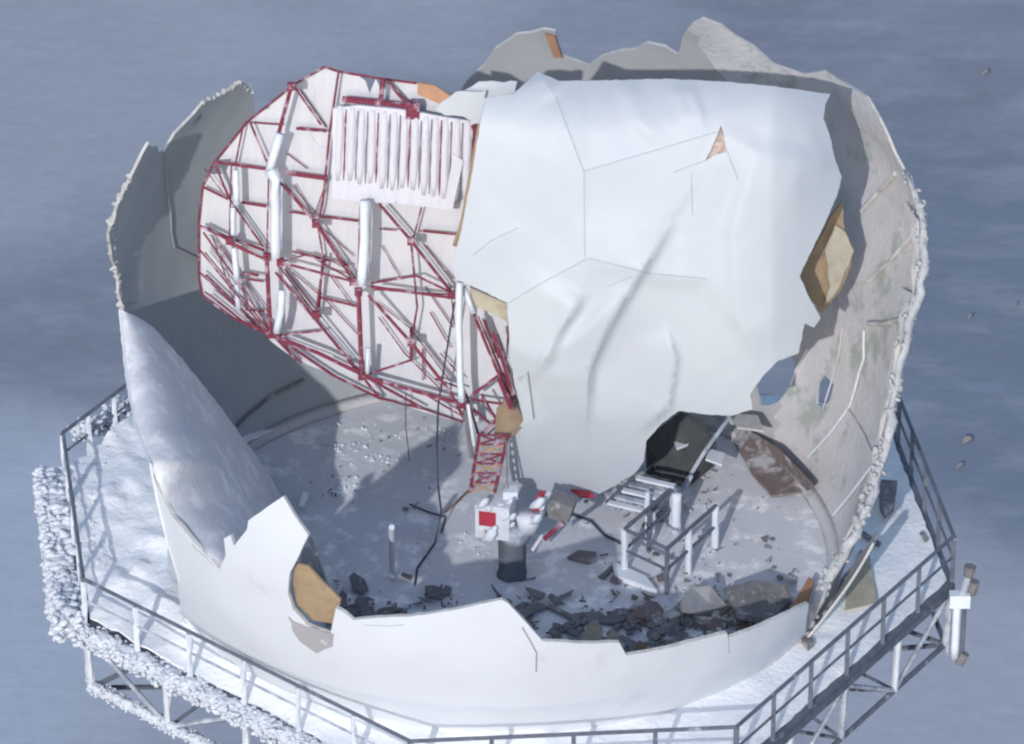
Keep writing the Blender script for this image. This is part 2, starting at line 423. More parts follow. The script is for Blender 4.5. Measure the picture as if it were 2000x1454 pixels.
rime_mass('rime_crust', [edge_pt(DECK[0], DECK[1], t, -.1+.25*math.sin(t*7), -.28) for t in (0, .2, .4, .6, .8, 1)], .42, 3200, 1, 'feathery rime ice crusted outside the left edge of the platform')
rime_mass('rime_crust', [edge_pt(DECK[1], DECK[2], t, -.15, -.05) for t in (0, .2, .4, .6, .8, 1)], .26, 3600, 2, 'thick rime ice along the front left edge under the handrail')
rime_mass('rime_crust', [edge_pt(DECK[1], DECK[2], t, -1.5, .1) for t in (0, .2, .4, .6)], .16, 1400, 3, 'rime ice on the lower beam under the front left edge')
rime_mass('rime_crust', [onZ(x, y, .1) for x, y in ((150, 840), (200, 830), (240, 790), (235, 850), (170, 950), (190, 1120))], .26, 1200, 4, 'rime clumps on the back left corner of the deck', 0)

# ---------------------------------------------------------------- radome shell
radome = tag(empty('radome', (0, 0, 0)), 'broken open white radome with torn jagged walls standing on the platform', 'radome')
D2 = math.radians
inward = lambda p: (SC-p)
outward = lambda p: (p-SC)
view = lambda p: (p-CAM)
def wall_map(th, z):
    z = max(z, 0); dr = .05*nz((th*8, z, 0), .6)
    # the torn right flap bulges outwards
    k = math.exp(-((th-D2(78))/.32)**2-((z-7.2)/1.6)**2); dr += .55*k
    return onS(th/SC_T, z, dr)
SC_T = 1.0
# parameter space: (theta*8, z) so that both axes are in metres
def wm(u, z): 
    th = u/8.0; z = max(z, 0.0); dr = .05*nz((u, z, 0), .6)
    rt = max(0, min(1, (th-D2(34))/D2(20))); rt = rt*rt*(3-2*rt); lf = 1/(1+math.exp((th+D2(60))/.12))
    dr += -.2*lf*min(1, z/3)*max(0, min(1, (7.2-z)/1.6))
    rs = math.sqrt(max(SR*SR-(z-SC.z)**2, .01))
    dr += (lerp_tab([(0, 6.95), (2.5, 7.78), (4.7, 8.12), (5.6, 8.3), (6.6, 8.62), (7.4, 8.68), (8.2, 8.42), (9.4, 8.25), (11, 8.1)], z)-rs)*rt
    dr += .04*nz((u, z, 0), 2.5)*min(1, z/2)
    return onS(th, z, dr)
def lerp_tab(tab, y):
    if y <= tab[0][0]: return tab[0][1]
    for (a, b), (c, d) in zip(tab, tab[1:]):
        if y <= c: return b+(d-b)*(y-a)/(c-a)
    return tab[-1][1]
def G8(px, py, Y):
    p = onY(px, py, Y); return (math.atan2(p.x, p.y)*8, p.z)
def F8(px, py):
    if px > 1250:                       # far side of the real wall, which leaves the sphere on the right
        last = None
        for i in range(260):
            Y = 9.5-i*.045; p = onY(px, py, Y); th = math.atan2(p.x, p.y)
            if p.z < -.5: continue
            q = wm(th*8, max(p.z, 0)); f = math.hypot(p.x, p.y)-math.hypot(q.x, q.y)
            if last is not None and last > 0 >= f: return (th*8, p.z)
            last = f
    th, z = far(px, py); return (th*8, z)
top = [F8(*p) for p in ((345, 1060), (330, 1000), (290, 900), (262, 830), (245, 740), (234, 640), (222, 590), (214, 520), (216, 440), (230, 400), (245, 340), (268, 290), (285, 275), (300, 290), (322, 298), (345, 262), (380, 225), (400, 200), (440, 182), (470, 160), (488, 172), (496, 205), (510, 300), (600, 420), (720, 330), (830, 260), (900, 180), (912, 158), (945, 128), (968, 95), (1010, 68), (1062, 58), (1085, 62), (1100, 112), (1150, 128), (1210, 100), (1262, 85), (1298, 92), (1322, 108), (1340, 60), (1372, 38), (1410, 52), (1470, 92), (1508, 128))]
top += [G8(*p) for p in ((1560, 150, 5.3), (1600, 142, 4.9), (1650, 165, 4.3), (1700, 188, 3.6), (1722, 230, 3.1), (1738, 300, 2.6), (1750, 333, 2.3), (1776, 345, 1.9), (1790, 375, 1.6), (1796, 430, 1.1), (1784, 500, .6), (1772, 600, 0.0), (1764, 660, -.3))]
top += [(D2(97)*8, 4.3), (D2(104)*8, 3.2), (D2(112)*8, 2.2), (D2(117)*8, 1.2), (D2(120)*8, 0)]
bot_left = (top[0][0], 0)
outline = [bot_left]+top
holes = [[F8(*p) for p in ((1472, 752), (1490, 728), (1545, 688), (1552, 712), (1548, 748), (1520, 785), (1482, 792))],
         [F8(*p) for p in ((1592, 790), (1594, 750), (1606, 730), (1626, 752), (1620, 782), (1604, 797))]]
seamT = [D2(a)*8 for a in (-74, -44, -12, 18, 47, 68, 88)]
def cellw(u, z):
    i = sum(1 for s in seamT if u > s+.35*(z-4)*(1 if seamT.index(s) % 2 else -1))
    return (i, 0 if z < 3.3 else 1 if z < 6.6 else 2)
walls = sheet('wall_panel', outline, .32, wm, .06, [M_inner, M_shell, M_rimwhite], radome, holes=holes, jag=.07, cell=cellw, thdir=outward, celloff=.0, lines=[[(s+.35*(-.5-4)*(1 if k % 2 == 0 else -1), -.5), (s+.35*(10.5-4)*(1 if k % 2 == 0 else -1), 10.5)] for k, s in enumerate(seamT)]+[[(-20, z), (20, z)] for z in (3.3, 6.6)])
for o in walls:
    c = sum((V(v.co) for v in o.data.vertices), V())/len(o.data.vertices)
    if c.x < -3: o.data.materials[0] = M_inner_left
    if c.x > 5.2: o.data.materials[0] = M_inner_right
# ragged frost-crusted layered edge down the right side
R = random.Random(21); EDGE = top[-11:]
ed = densify(EDGE, .22, .03, False); P = [wm(*p) for p in ed]; k = len(P)
MB().tube([p+V((R.uniform(-.04, .05), R.uniform(-.05, .05), 0)) for p in P], [.045+.04*R.random()+.05*i/k for i in range(k)], 9, .6).build('frosted_rim', M_rimfrost, radome, True)
mb = MB()
for i in range(k*8):
    j = R.randrange(k); p = P[j]+V((R.uniform(-.16, .1), R.uniform(-.1, .1), R.uniform(-.15, .15))); q = R.uniform(.02, .06+.04*j/k)
    d = V((R.uniform(-.3, 1), R.uniform(-1, .3), R.uniform(-.6, .9))).normalized()
    mb.tube([p-d*q, p, p+d*q*1.2], [q*.5, q*.8, q*.35], 6, .7)
o = mb.build('rim_frost', M_rimfrost, radome, True); o['kind'] = 'stuff'
for i in range(3, k-2, 3):            # flakes of the delaminated inner layer
    p = P[i]; q = wm(ed[i][0]-R.uniform(.35, .9), ed[i][1]+R.uniform(-.3, .3)); q += (SC-q).normalized()*.12; q2 = P[min(i+3, k-1)]+(SC-P[i]).normalized()*.1
    MB().slab([p+(SC-p).normalized()*.06, q, q.lerp(q2, .55)+V((-.05, -.05, 0)), q2], .03).build('lining_flake', M_inner_right if i % 2 else M_greyflake, radome)
# raised seam ribs on the inside of the wall
def rib(pts, r, mat, name='seam_rib', inset=.05):
    P = []
    dd = densify(pts, 25, 0, False)
    for p in dd:
        q = wm(*F8(*p)); P.append(q+(SC-q).normalized()*inset)
    return MB().tube(P, r, 6).build(name, mat, radome)
for pts, r, m in (([(1752, 338), (1720, 372), (1685, 412)], .055, M_rimwhite), ([(1788, 455), (1745, 505), (1700, 548)], .045, M_inner_right), ([(1768, 622), (1735, 632), (1700, 632)], .06, M_inner_right),
                  ([(1692, 645), (1690, 700), (1664, 792), (1622, 850), (1580, 895)], .03, M_shell), ([(1712, 905), (1670, 960), (1630, 1008)], .03, M_shell), ([(1578, 682), (1560, 715), (1546, 752)], .03, M_shell),
                  ([(1660, 800), (1690, 850), (1710, 895)], .025, M_inner_right), ([(322, 300), (320, 380), (324, 450), (330, 480), (385, 505)], .022, M_inner_dark), ([(590, 742), (520, 778), (480, 810), (458, 832)], .035, M_dark),
                  ([(1648, 640), (1640, 700), (1610, 800)], .02, M_inner_right)):
    rib(pts, r, m)
# fringe of torn fibres on the outer left and right rims
def fringe(pts, amp, seed, mat, side):
    R = random.Random(seed); mb = MB(); dd = densify(pts, 9, 0, False)
    for p in dd:
        q = wm(*F8(p[0], p[1])); d = V((side*R.uniform(.1, 1), R.uniform(-.4, .4), R.uniform(-.3, .7))).normalized(); L = amp*R.uniform(.3, 1.2)
        a = d.orthogonal().normalized()*R.uniform(.03, .08); b = d.cross(a).normalized()*.03
        mb.hexa([q-a-b, q+a-b, q+a+b, q-a+b, q+d*L-a*.4-b*.4, q+d*L+a*.4-b*.4, q+d*L+a*.4+b*.4, q+d*L-a*.4+b*.4])
    o = mb.build('torn_fibres', mat, radome); o['kind'] = 'stuff'; return o
fringe([(245, 340), (228, 400), (216, 440), (214, 520), (222, 600)], .14, 3, M_rimwhite, -1)
fringe([(400, 202), (440, 182), (470, 162), (495, 180)], .09, 4, M_rimwhite, -1)
# frost-covered base ring
mb = MB(); K = 96
pts = [(6.78, .0), (6.78, .16), (7.02, .2), (7.06, .0)]
for i in range(K):
    t = 2*math.pi*i/K
    for r, z in pts: mb.v.append(V((r*math.sin(t), r*math.cos(t), z+.01)))
for i in range(K):
    for j in range(4):
        a = i*4+j; b = i*4+(j+1) % 4; c = ((i+1) % K)*4+(j+1) % 4; d = ((i+1) % K)*4+j; mb.f.append((a, b, c, d))
mb.build('base_ring', M_inner_right, radome, True)

# curled left front piece, seen from outside
XL = [(603, 231), (740, 245), (830, 262), (900, 290), (990, 330), (1062, 380), (1112, 430)]
XR = [(603, 250), (640, 300), (695, 350), (755, 400), (822, 450), (890, 500), (945, 535), (972, 552), (1112, 560)]
def curl_map(px, py):
    xl = lerp_tab(XL, py); xr = max(lerp_tab(XR, py), xl+30); u = (px-xl)/(xr-xl)
    w_ = min(1, (xr-xl)/200)
    Y0 = -.3*(1-min(1, (py-603)/300))+min(0, sph(xl+2, py, True).y)*min(1, (py-603)/300)
    Y1 = lerp_tab([(603, -.2), (700, .6), (980, .6), (1060, -2.2), (1112, -3.2)], py)
    uu = min(max(u, 0), 1); Y = Y0+(Y1-Y0)*uu**2.0-.55*w_*math.sin(math.pi*uu**.8)*max(.0, min(1, (930-py)/80))+.03
    # scooped dent
    d = math.hypot((px-395)/75, (py-985)/85)
    if d < 1: Y += .3*(1-d*d)
    Y += .04*nz((px*.006, py*.006, 0), 1.5)
    return onY(px, py, Y)
curlpoly = [(232, 603), (262, 616), (300, 640), (350, 695), (400, 755), (450, 822), (500, 890), (535, 945), (552, 975), (520, 1010), (500, 1030), (470, 1075), (440, 1090), (428, 1112), (380, 1068), (330, 990), (290, 900), (262, 830), (245, 740), (236, 660)]
sheet('curled_panel', curlpoly, 8, curl_map, .07, [M_curl, M_inner_dark, M_rimwhite], radome, thdir=view, jag=1.2)

# side piece that closes the wall between the rear part and the curl
SL = [(231, 606), (245, 740), (262, 830), (291, 905), (303, 970), (322, 1050), (348, 1135)]
def side_map(s_, t):
    k = min(int(s_), len(SL)-2); f = s_-k; px = SL[k][0]*(1-f)+SL[k+1][0]*f; py = SL[k][1]*(1-f)+SL[k+1][1]*f
    a = wm(*F8(px+5, py)); b = curl_map(px+5, py) if py < 905 else sph(px+5, py, True)
    p = a.lerp(b, t); p.z = max(p.z, .02); return p
sheet('side_panel', [(0, 0), (6, 0), (6, 1), (0, 1)], .25, side_map, .05, [M_inner_left, M_shell, M_shell], radome, thdir=(-1, 0, 0))

# front wall, outer side lit by the sun
def near_map(dy=0, amp=.03):
    def f(px, py):
        p = sph(px, py, True); n = (p-SC).normalized()
        return p+n*(dy+amp*nz(p, .8, dy*50)+.012*nz(p, 3))
    return f
def base_y(px):
    """pixel row where the sphere's near side meets the deck"""
    lo, hi = 900, 1450
    for _ in range(20):
        m = (lo+hi)/2
        if sph(px, m, True).z > .02: lo = m
        else: hi = m
    return lo
def basepx(xs): return [(x, base_y(x)) for x in xs]
f1 = [(334, 1005), (356, 1030), (382, 1062), (430, 1112), (441, 1085), (438, 1052), (450, 1045), (458, 1066), (482, 1035), (484, 1018), (520, 992), (553, 970), (575, 1008), (602, 1046), (578, 1098), (566, 1120), (562, 1160), (572, 1192), (600, 1222), (646, 1238), (652, 1206), (656, 1188), (672, 1196), (690, 1212)]
f1 += [(740, 1207), (800, 1206), (880, 1194), (980, 1172), (992, 1178), (1010, 1198), (1060, 1252), (1140, 1257), (1210, 1256), (1222, 1278), (1224, 1281), (1300, 1268), (1420, 1237), (1422, 1246), (1490, 1222), (1560, 1188), (1580, 1180)]
f1 += basepx([1572, 1500, 1424, 1300, 1226, 1150, 1060, 980, 900, 800, 700, 600, 500, 420, 380, 362])+[(345, 1125), (326, 1060), (306, 975), (296, 925)]
sheet('front_panel', f1, 14, near_map(.0), .08, [M_shell_front, M_inner_dark, M_rimwhite], radome, thdir=inward, jag=.7)
def crack(pts, r=.012):
    P = [near_map(.004)(x, y) for x, y in densify(pts, 12, 0, False)]; MB().tube(P, r, 5).build('crack', M_seam0, radome)
M_seam0 = material('crack_shade', (.20, .22, .26), (.3, .32, .36), 5, .9)
crack([(1020, 1225), (1036, 1252), (1048, 1275), (1047, 1312)]); crack([(1422, 1246), (1424, 1275)], .01); crack([(712, 1222), (760, 1224), (788, 1222)], .008)

# exposed core in the gap of the front left piece
def recess(px, py):
    p = sph(px, py, True); return p-(p-SC).normalized()*.22
sheet('exposed_core', [(566, 1112), (590, 1118), (625, 1155), (656, 1186), (650, 1236), (600, 1226), (568, 1195), (560, 1150)], 14, recess, .05, [M_foam]*3, radome, thdir=inward)
sheet('core_lip', [(563, 1205), (600, 1224), (652, 1238), (650, 1262), (620, 1275), (600, 1262), (578, 1240)], 12, near_map(.022, .0), .03, [M_inner_dark]*3, radome, thdir=inward, jag=3)
# dark inner leaf behind the peak and a frame strip running down from it
mb = MB(); mb.bar(onY(606, 1050, -6.0), onY(652, 1180, -6.2), .08, .04); mb.build('broken_frame', M_greyboard, radome)
mb = MB(); mb.slab([onY(592, 1070, -6.0), onY(606, 1072, -6.0), (onY(652, 1185, -6.2)), onY(635, 1190, -6.2), onY(582, 1125, -6.1)], .05, (0, 1, 0)); mb.build('inner_leaf', M_inner_dark, radome)
# right base: torn lower lining and skirt
sheet('skirt_panel', [F8(*p) for p in ((1625, 1040), (1665, 1050), (1700, 1100), (1705, 1180), (1660, 1230))] if False else [(D2(100)*8, 0), (D2(121)*8, 0), (D2(119)*8, .9), (D2(110)*8, 1.9), (D2(102)*8, 1.5)], .3,
      lambda u, z: onS(u/8, z, .12), .05, [M_inner_right, M_inner_right, M_rimwhite], radome, thdir=inward, jag=.05)

# ---------------------------------------------------------------- antenna
def antY(x, z, off=0): return 1.3+.17*(z-2)+.012*(x-.2)**2-.07*x-off
def A(px, py, off=0): return onF(px, py, lambda x, z: antY(x, z, off))
ant = tag(empty('radar_antenna', onZ(1000, 1110, .03)), 'large radar antenna with red lattice back frame under the fallen white shell', 'radar antenna')
skin = [(634, 131), (575, 165), (530, 200), (483, 238), (448, 280), (417, 320), (395, 365), (388, 437), (386, 500), (388, 544), (395, 578), (455, 622), (500, 645), (560, 690), (600, 712), (648, 732), (741, 778), (830, 806), (905, 828), (1000, 815), (1200, 800), (1400, 720), (1530, 600), (1560, 450), (1580, 330), (1560, 230), (1400, 200), (1100, 190), (900, 185), (813, 164), (734, 153), (661, 140)]
sheet('reflector_panel', skin, 26, lambda x, y: A(x, y), .04, [M_skin]*3, ant, thdir=view, cell=lambda x, y: (int(x//88), int((y+.2*x)//105)), celloff=.012)
NEAR = 1.0
red = [  # (points with depth offsets, radius)
    # rim
    ([(634, 131), (575, 165), (483, 238), (417, 320), (395, 365), (388, 437), (388, 544), (395, 578)], .06, .035), ([(634, 131), (661, 140), (734, 153), (813, 163)], .06, .04),
    ([(395, 578), (455, 622), (535, 660)], .1, .03),
    # rows on the skin
    ([(483, 239), (551, 244)], .25, .03), ([(579, 251), (637, 256)], .25, .05), ([(421, 317), (531, 332)], .35, .05), ([(558, 338), (639, 349)], .35, .075),
    ([(395, 365), (445, 389)], .3, .04), ([(472, 396), (520, 403)], .3, .05), ([(562, 413), (620, 422), (700, 432)], .3, .04),
    ([(388, 440), (448, 465), (517, 489)], .5, .045), ([(448, 476), (517, 506)], .8, .045), ([(388, 440), (517, 506)], .8, .03),
    ([(545, 512), (690, 550)], NEAR, .045), ([(569, 491), (683, 519)], .4, .04), ([(548, 512), (600, 497), (690, 548)], .7, .03),
    ([(724, 553), (813, 539), (882, 572)], .7, .04), ([(724, 560), (882, 582)], NEAR, .045), ([(730, 566), (882, 576)], .5, .025),
    ([(624, 581), (696, 598)], .4, .04), ([(717, 732), (803, 704)], .7, .035), ([(538, 656), (628, 646)], .7, .035),
    ([(741, 447), (775, 450)], .3, .03), ([(820, 451), (892, 458)], .3, .04), ([(475, 533), (505, 538)], .5, .05), ([(475, 545), (515, 550)], .3, .03), ([(480, 605), (517, 608)], .5, .035),
    # verticals
    ([(569, 169), (545, 258)], .6, .065), ([(661, 141), (644, 258), (630, 399), (620, 437)], .3, .035), ([(620, 437), (630, 495), (624, 600)], .3, .03),
    ([(525, 334), (521, 502)], .9, .025), ([(521, 502), (528, 653)], NEAR, .07), ([(476, 241), (460, 320)], .3, .03), ([(452, 323), (448, 471)], .4, .025),
    ([(700, 570), (707, 735)], NEAR, .075), ([(703, 400), (699, 560)], .9, .025), ([(634, 498), (617, 615)], .5, .04), ([(823, 406), (806, 471)], .3, .03),
    ([(803, 475), (815, 600), (803, 668)], .5, .035), ([(748, 155), (744, 196)], .5, .07), ([(803, 640), (803, 700)], .3, .05), ([(826, 680), (826, 742)], .2, .03),
    # diagonals
    ([(575, 169), (627, 244)], .35, .035), ([(489, 241), (524, 323)], .35, .035), ([(421, 323), (448, 389), (514, 482)], .5, .035), ([(545, 354), (617, 437), (690, 548)], .6, .04),
    ([(397, 454), (465, 550), (533, 652)], .6, .03), ([(390, 488), (528, 656)], .8, .03), ([(390, 532), (517, 653)], .5, .03), ([(538, 532), (628, 639), (700, 728)], .9, .04),
    ([(741, 399), (803, 471), (882, 572)], .7, .045), ([(720, 577), (806, 673), (880, 766), (908, 822)], NEAR, .05), ([(751, 155), (793, 203)], .4, .035), ([(545, 520), (617, 615)], .5, .025),
    ([(558, 520), (640, 590), (700, 655)], .2, .02), ([(735, 590), (800, 640), (880, 745)], .2, .02), ([(635, 450), (690, 500)], .15, .02), ([(830, 480), (885, 545)], .15, .02), ([(400, 570), (470, 625), (535, 655)], .7, .03),
    ([(445, 390), (400, 330)], .3, .02), ([(415, 460), (460, 600)], .2, .02), ([(430, 480), (515, 600)], .25, .022), ([(560, 300), (600, 330)], .15, .02),
    ([(640, 350), (612, 425)], .2, .02), ([(575, 360), (612, 420)], .15, .018), ([(646, 540), (690, 600)], .2, .02), ([(560, 560), (610, 620), (680, 700)], .3, .022), ([(740, 620), (790, 690), (860, 760)], .25, .022),
    ([(830, 560), (885, 640)], .15, .02), ([(840, 610), (880, 680)], .2, .022), ([(745, 480), (780, 540)], .15, .018),
    # bottom chords
    ([(535, 656), (622, 690), (700, 728)], NEAR, .06), ([(545, 662), (648, 732), (741, 778)], .4, .045), ([(707, 735), (790, 758), (905, 790)], NEAR, .06), ([(724, 742), (824, 797)], .5, .045), ([(528, 650), (580, 705)], .4, .035),
    ([(707, 735), (742, 778)], .5, .045), ([(741, 778), (830, 800), (905, 826)], .15, .03), ([(860, 690), (905, 740)], .3, .025), ([(850, 740), (905, 760)], .5, .03), ([(640, 700), (720, 740)], .5, .03), ([(830, 770), (905, 815)], .4, .03),
    # around the lower mast
    ([(925, 613), (970, 723), (1004, 782)], NEAR, .05), ([(963, 648), (1002, 772)], 1.2, .05), ([(972, 735), (922, 772)], 1.0, .05), ([(997, 796), (936, 851)], 1.0, .055), ([(945, 625), (975, 700)], .6, .04),
    ([(935, 640), (990, 760)], .7, .03), ([(920, 780), (985, 790)], .9, .04), ([(925, 800), (960, 830)], .8, .045), ([(975, 740), (1000, 800)], 1.3, .08), ([(910, 770), (935, 850)], .8, .04), ([(940, 770), (975, 830)], 1.0, .04), ([(995, 610), (990, 700)], .4, .03), ([(880, 560), (888, 640)], .3, .02),
]
for pts, off, r in red:
    P = [A(x, y, off) for x, y in pts]
    MB().tube(P, r*.74, 6, .25).build('strut', M_red, ant)
    (x0, y0), (x1, y1) = pts[0], pts[-1]
    if len(pts) <= 3 and abs(x1-x0) > 35 and abs(y1-y0) > 45 and off > .3:       # added thin bar standing for the strut's thin shadow line
        MB().tube([A(x+9+rnd.uniform(-2, 2), y+5, max(.1, off-.45)) for x, y in pts], .017, 5).build('shadow_bar', M_red if rnd.random() < .5 else M_galv, ant)
# short stand-offs joining the near frame to the skin
for x, y in ((521, 502), (528, 653), (700, 570), (707, 735), (882, 576), (548, 512), (690, 550), (617, 437), (803, 471), (569, 169), (448, 470), (905, 790), (617, 615), (803, 668)):
    MB().seg(A(x, y, NEAR), A(x, y, .0)+V((0, 0, 0)), .03).build('stand_off', M_red, ant)
    MB().abox(A(x, y, .95), .16, .1, .16).build('gusset', M_red, ant)
# white frosted tubes
for pts, off, r in (([(548, 262), (536, 300), (527, 333)], .75, .11), ([(527, 333), (538, 352), (538, 430), (538, 508)], .9, .125), ([(712, 392), (712, 470), (707, 556)], NEAR, .12), ([(550, 567), (548, 610), (540, 650)], .95, .09), ([(460, 332), (462, 400)], .7, .08), ([(455, 406), (455, 474)], .7, .06),
                    ([(457, 484), (463, 547)], .8, .08), ([(462, 556), (466, 605)], .6, .065), ([(898, 552), (896, 640), (899, 740), (902, 785)], 1.25, .085), ([(719, 680), (717, 730)], .9, .06), ([(905, 560), (925, 612)], 1.0, .07), ([(945, 622), (965, 690)], .5, .05)):
    P = [A(x, y, off) for x, y in densify(pts, 20, 0, False)]
    MB().tube(P, r*.86, 10, .22).build('support_tube', M_tube, ant, True)
MB().tube([A(908, 800, 1.2), A(915, 850, 1.2), A(922, 895, 1.2)], .045, 6).build('hanging_arm', M_dark, ant)
MB().tube([A(914, 790, 1.25), A(926, 870, 1.2)], .04, 6).build('hanging_arm', M_tube, ant)
# louvred ribbed box
lo = .55
M_seam_dark = material('slit_shade', (.16, .15, .18), (.25, .2, .25), 8, .9)
sheet('louvre_back', [(650, 212), (700, 206), (780, 214), (850, 226), (932, 238), (905, 330), (884, 412), (820, 402), (700, 393), (648, 388)], 22, lambda x, y: A(x, y, lo), .1, [M_louvre]*3, ant, thdir=view, jag=1)
for i in range(13):
    x = 668+i*20.5+rnd.uniform(-2, 2); yt = 206+i*2.4+(6 if i in (6, 7) else 0); yb = 350+i*3.4+rnd.uniform(-9, 5)
    MB().tube([A(x+10.2-j*.9, yt+8+(yb-yt-8)*j/6, lo+.012) for j in range(7)], [.014, .02, .016, .022, .018, .02, .008], 5, .6).build('slit', M_red if i % 3 == 0 else M_seam_dark, ant)
    MB().tube([A(x-(j*.9), yt+(yb-yt)*j/6, lo-.055) for j in range(7)], [.08]+[.1, .106, .1, .107]+[.1, .07], 8, .14).build('louvre_rib', M_louvre, ant, True)
MB().tube([A(x, y, .35) for x, y in ((669, 194), (730, 200), (793, 208))], .075, 6).build('strut', M_red, ant)
MB().abox(A(806, 214, .5), .28, .2, .36).build('drive_box', M_red, ant)
MB().slab([A(885, 300, .62), A(905, 315, .62), A(884, 410, .62), A(868, 405, .62)], .03, (0, 1, 0)).build('side_flap', M_louvre, ant)
MB().tube([A(925, 245, .7), A(934, 268, .7)], .07, 6).build('strut', M_red, ant)

# lattice mast down to the cabinet, cabinet, pedestal
mast_y = lambda py: .1-(py-850)*.0105
def MP(x, y, o=0): return onY(x, y, mast_y(y)-o)
for x0, x1 in ((936, 918), (992, 966)):
    for o in (0, .45):
        MB().tube([MP(x0, 850, o), MP(x1, 962, o)], .04, 6).build('mast_leg', M_red, ant)
for i in range(6):
    t = i/6; t2 = (i+1)/6
    for o in (0, .45):
        a = MP(936-18*t, 850+112*t, o); b = MP(992-26*t2, 850+112*t2, o); c = MP(992-26*t, 850+112*t, o); d = MP(936-18*t2, 850+112*t2, o)
        MB().seg(a, b, .024).build('mast_brace', M_foam if i % 2 else M_red, ant); MB().seg(c, d, .024).build('mast_brace', M_orange if i % 2 else M_red, ant)
        MB().seg(a, c, .026).build('mast_brace', M_red, ant)
MB().slab([MP(997, 768, .2), MP(1027, 828, .3), MP(990, 862, .3), MP(965, 856, .2), MP(970, 800, .1)], .05, (0, 1, 0)).build('core_board', M_foam, ant)
cb = onY(992, 1005, -1.0)
ped = MB().tube([onZ(1000, 1122, .03), onZ(1000, 1122, .03)+V((0, 0, .08)), onZ(1000, 1122, .03)+V((0, 0, .1)), V((onZ(1000, 1122, .03).x, onZ(1000, 1122, .03).y, cb.z-.25))], [.33, .31, .28, .27], 14, .3).build('pedestal', M_pedestal, ant, True)
cab = MB().box(cb+V((-.25, -.05, 0)), (1, -.25, 0), (.25, 1, 0), (0, 0, 1), .72, .6, .78).build('cabinet', M_cab, ant)
fr = V((.25, 1, 0)).normalized()*-1; rt = V((1, -.25, 0)).normalized(); fc = cb+V((-.25, -.05, 0))+fr*.302
MB().box(fc+rt*-.1+V((0, 0, .08)), rt, fr, (0, 0, 1), .36, .02, .34).build('red_hatch', M_redbright, cab)
MB().box(fc+rt*-.05+V((0, 0, -.26)), rt, fr, (0, 0, 1), .22, .02, .16).build('pink_hatch', M_orange, cab)
MB().tube([cb+V((.42, -.15, .1)), cb+V((.42, -.15, -.3))], [.28, .2], 14).build('drive_housing', M_cab, ant, True)
MB().tube([cb+V((.15, -.1, -.22)), cb+V((.15, -.1, -.55))], [.36, .3], 14).build('rotary_joint', M_galv, ant, True)
for dx, w_ in ((.62, .16), (.74, .1)): MB().box(cb+V((dx, .1, .2)), (1, -.3, -.4), (.3, 1, 0), (.4, 0, 1), w_, .2, .5).build('side_bracket', M_redbright if dx < .7 else M_cab, ant)
MB().box(cb+V((1.1, .15, .08)), (1, -.3, -.3), (.3, 1, 0), (.3, 0, 1), .5, .4, .42).build('motor_housing', M_dark, ant)
MB().seg(onY(1063, 1053, -1.2), onY(1100, 1022, -1.2), .06).build('strut', M_red, ant)
MB().seg(onY(1060, 1045, -1.0), onY(1040, 1075, -1.0), .04).build('strut', M_cab, ant)
MB().seg(cb+V((-.6, 0, .35)), cb+V((-.62, 0, -.45)), .03).build('strut', M_red, ant)
R = random.Random(4)
for i in range(16):
    c = cb+V((R.uniform(-.6, .75), R.uniform(-.45, -.1), R.uniform(-.5, .5))); q = R.uniform(.05, .14)
    MB().tube([c-V((q, 0, q*.5)), c, c+V((q*.5, -.02, q)), c+V((q, 0, q*1.2))], [q*.3, q*.8, q*.7, q*.2], 7, .8).build('frost_lump', M_tube, ant, True)
MB().abox(cb+V((.05, .1, .47)), .3, .3, .16).build('junction_box', M_tube, ant)
MB().tube([onY(989, 860, -.6), onY(990, 955, -.9)], .02, 5).build('guide_rod', M_dark, ant)

# ---------------------------------------------------------------- fallen shell
def sd(p, a, b):
    ax, ay = a; bx, by = b; L = math.hypot(bx-ax, by-ay); t = ((p[0]-ax)*(bx-ax)+(p[1]-ay)*(by-ay))/L/L
    s = ((p[0]-ax)*(by-ay)-(p[1]-ay)*(bx-ax))/L
    return t, s
def fold(px, py, pts, h, wl, wr):
    """tent-like ridge along a polyline; wl/wr = reach on either side"""
    best = None
    for a, b in zip(pts, pts[1:]):
        t, s = sd((px, py), a, b); tc = max(0, min(1, t)); q = (a[0]+(b[0]-a[0])*tc, a[1]+(b[1]-a[1])*tc); d = math.hypot(px-q[0], py-q[1])
        if best is None or d < best[0]: best = (d, s, tc, a)
    d, s, t, a = best; w_ = wl if s > 0 else wr
    i = pts.index(a); f = (i+t)/(len(pts)-1); fade = min(1, 4*f+.15, 4*(1-f)+.15)
    return h*fade*max(0, 1-d/(w_*2.2))**1.15
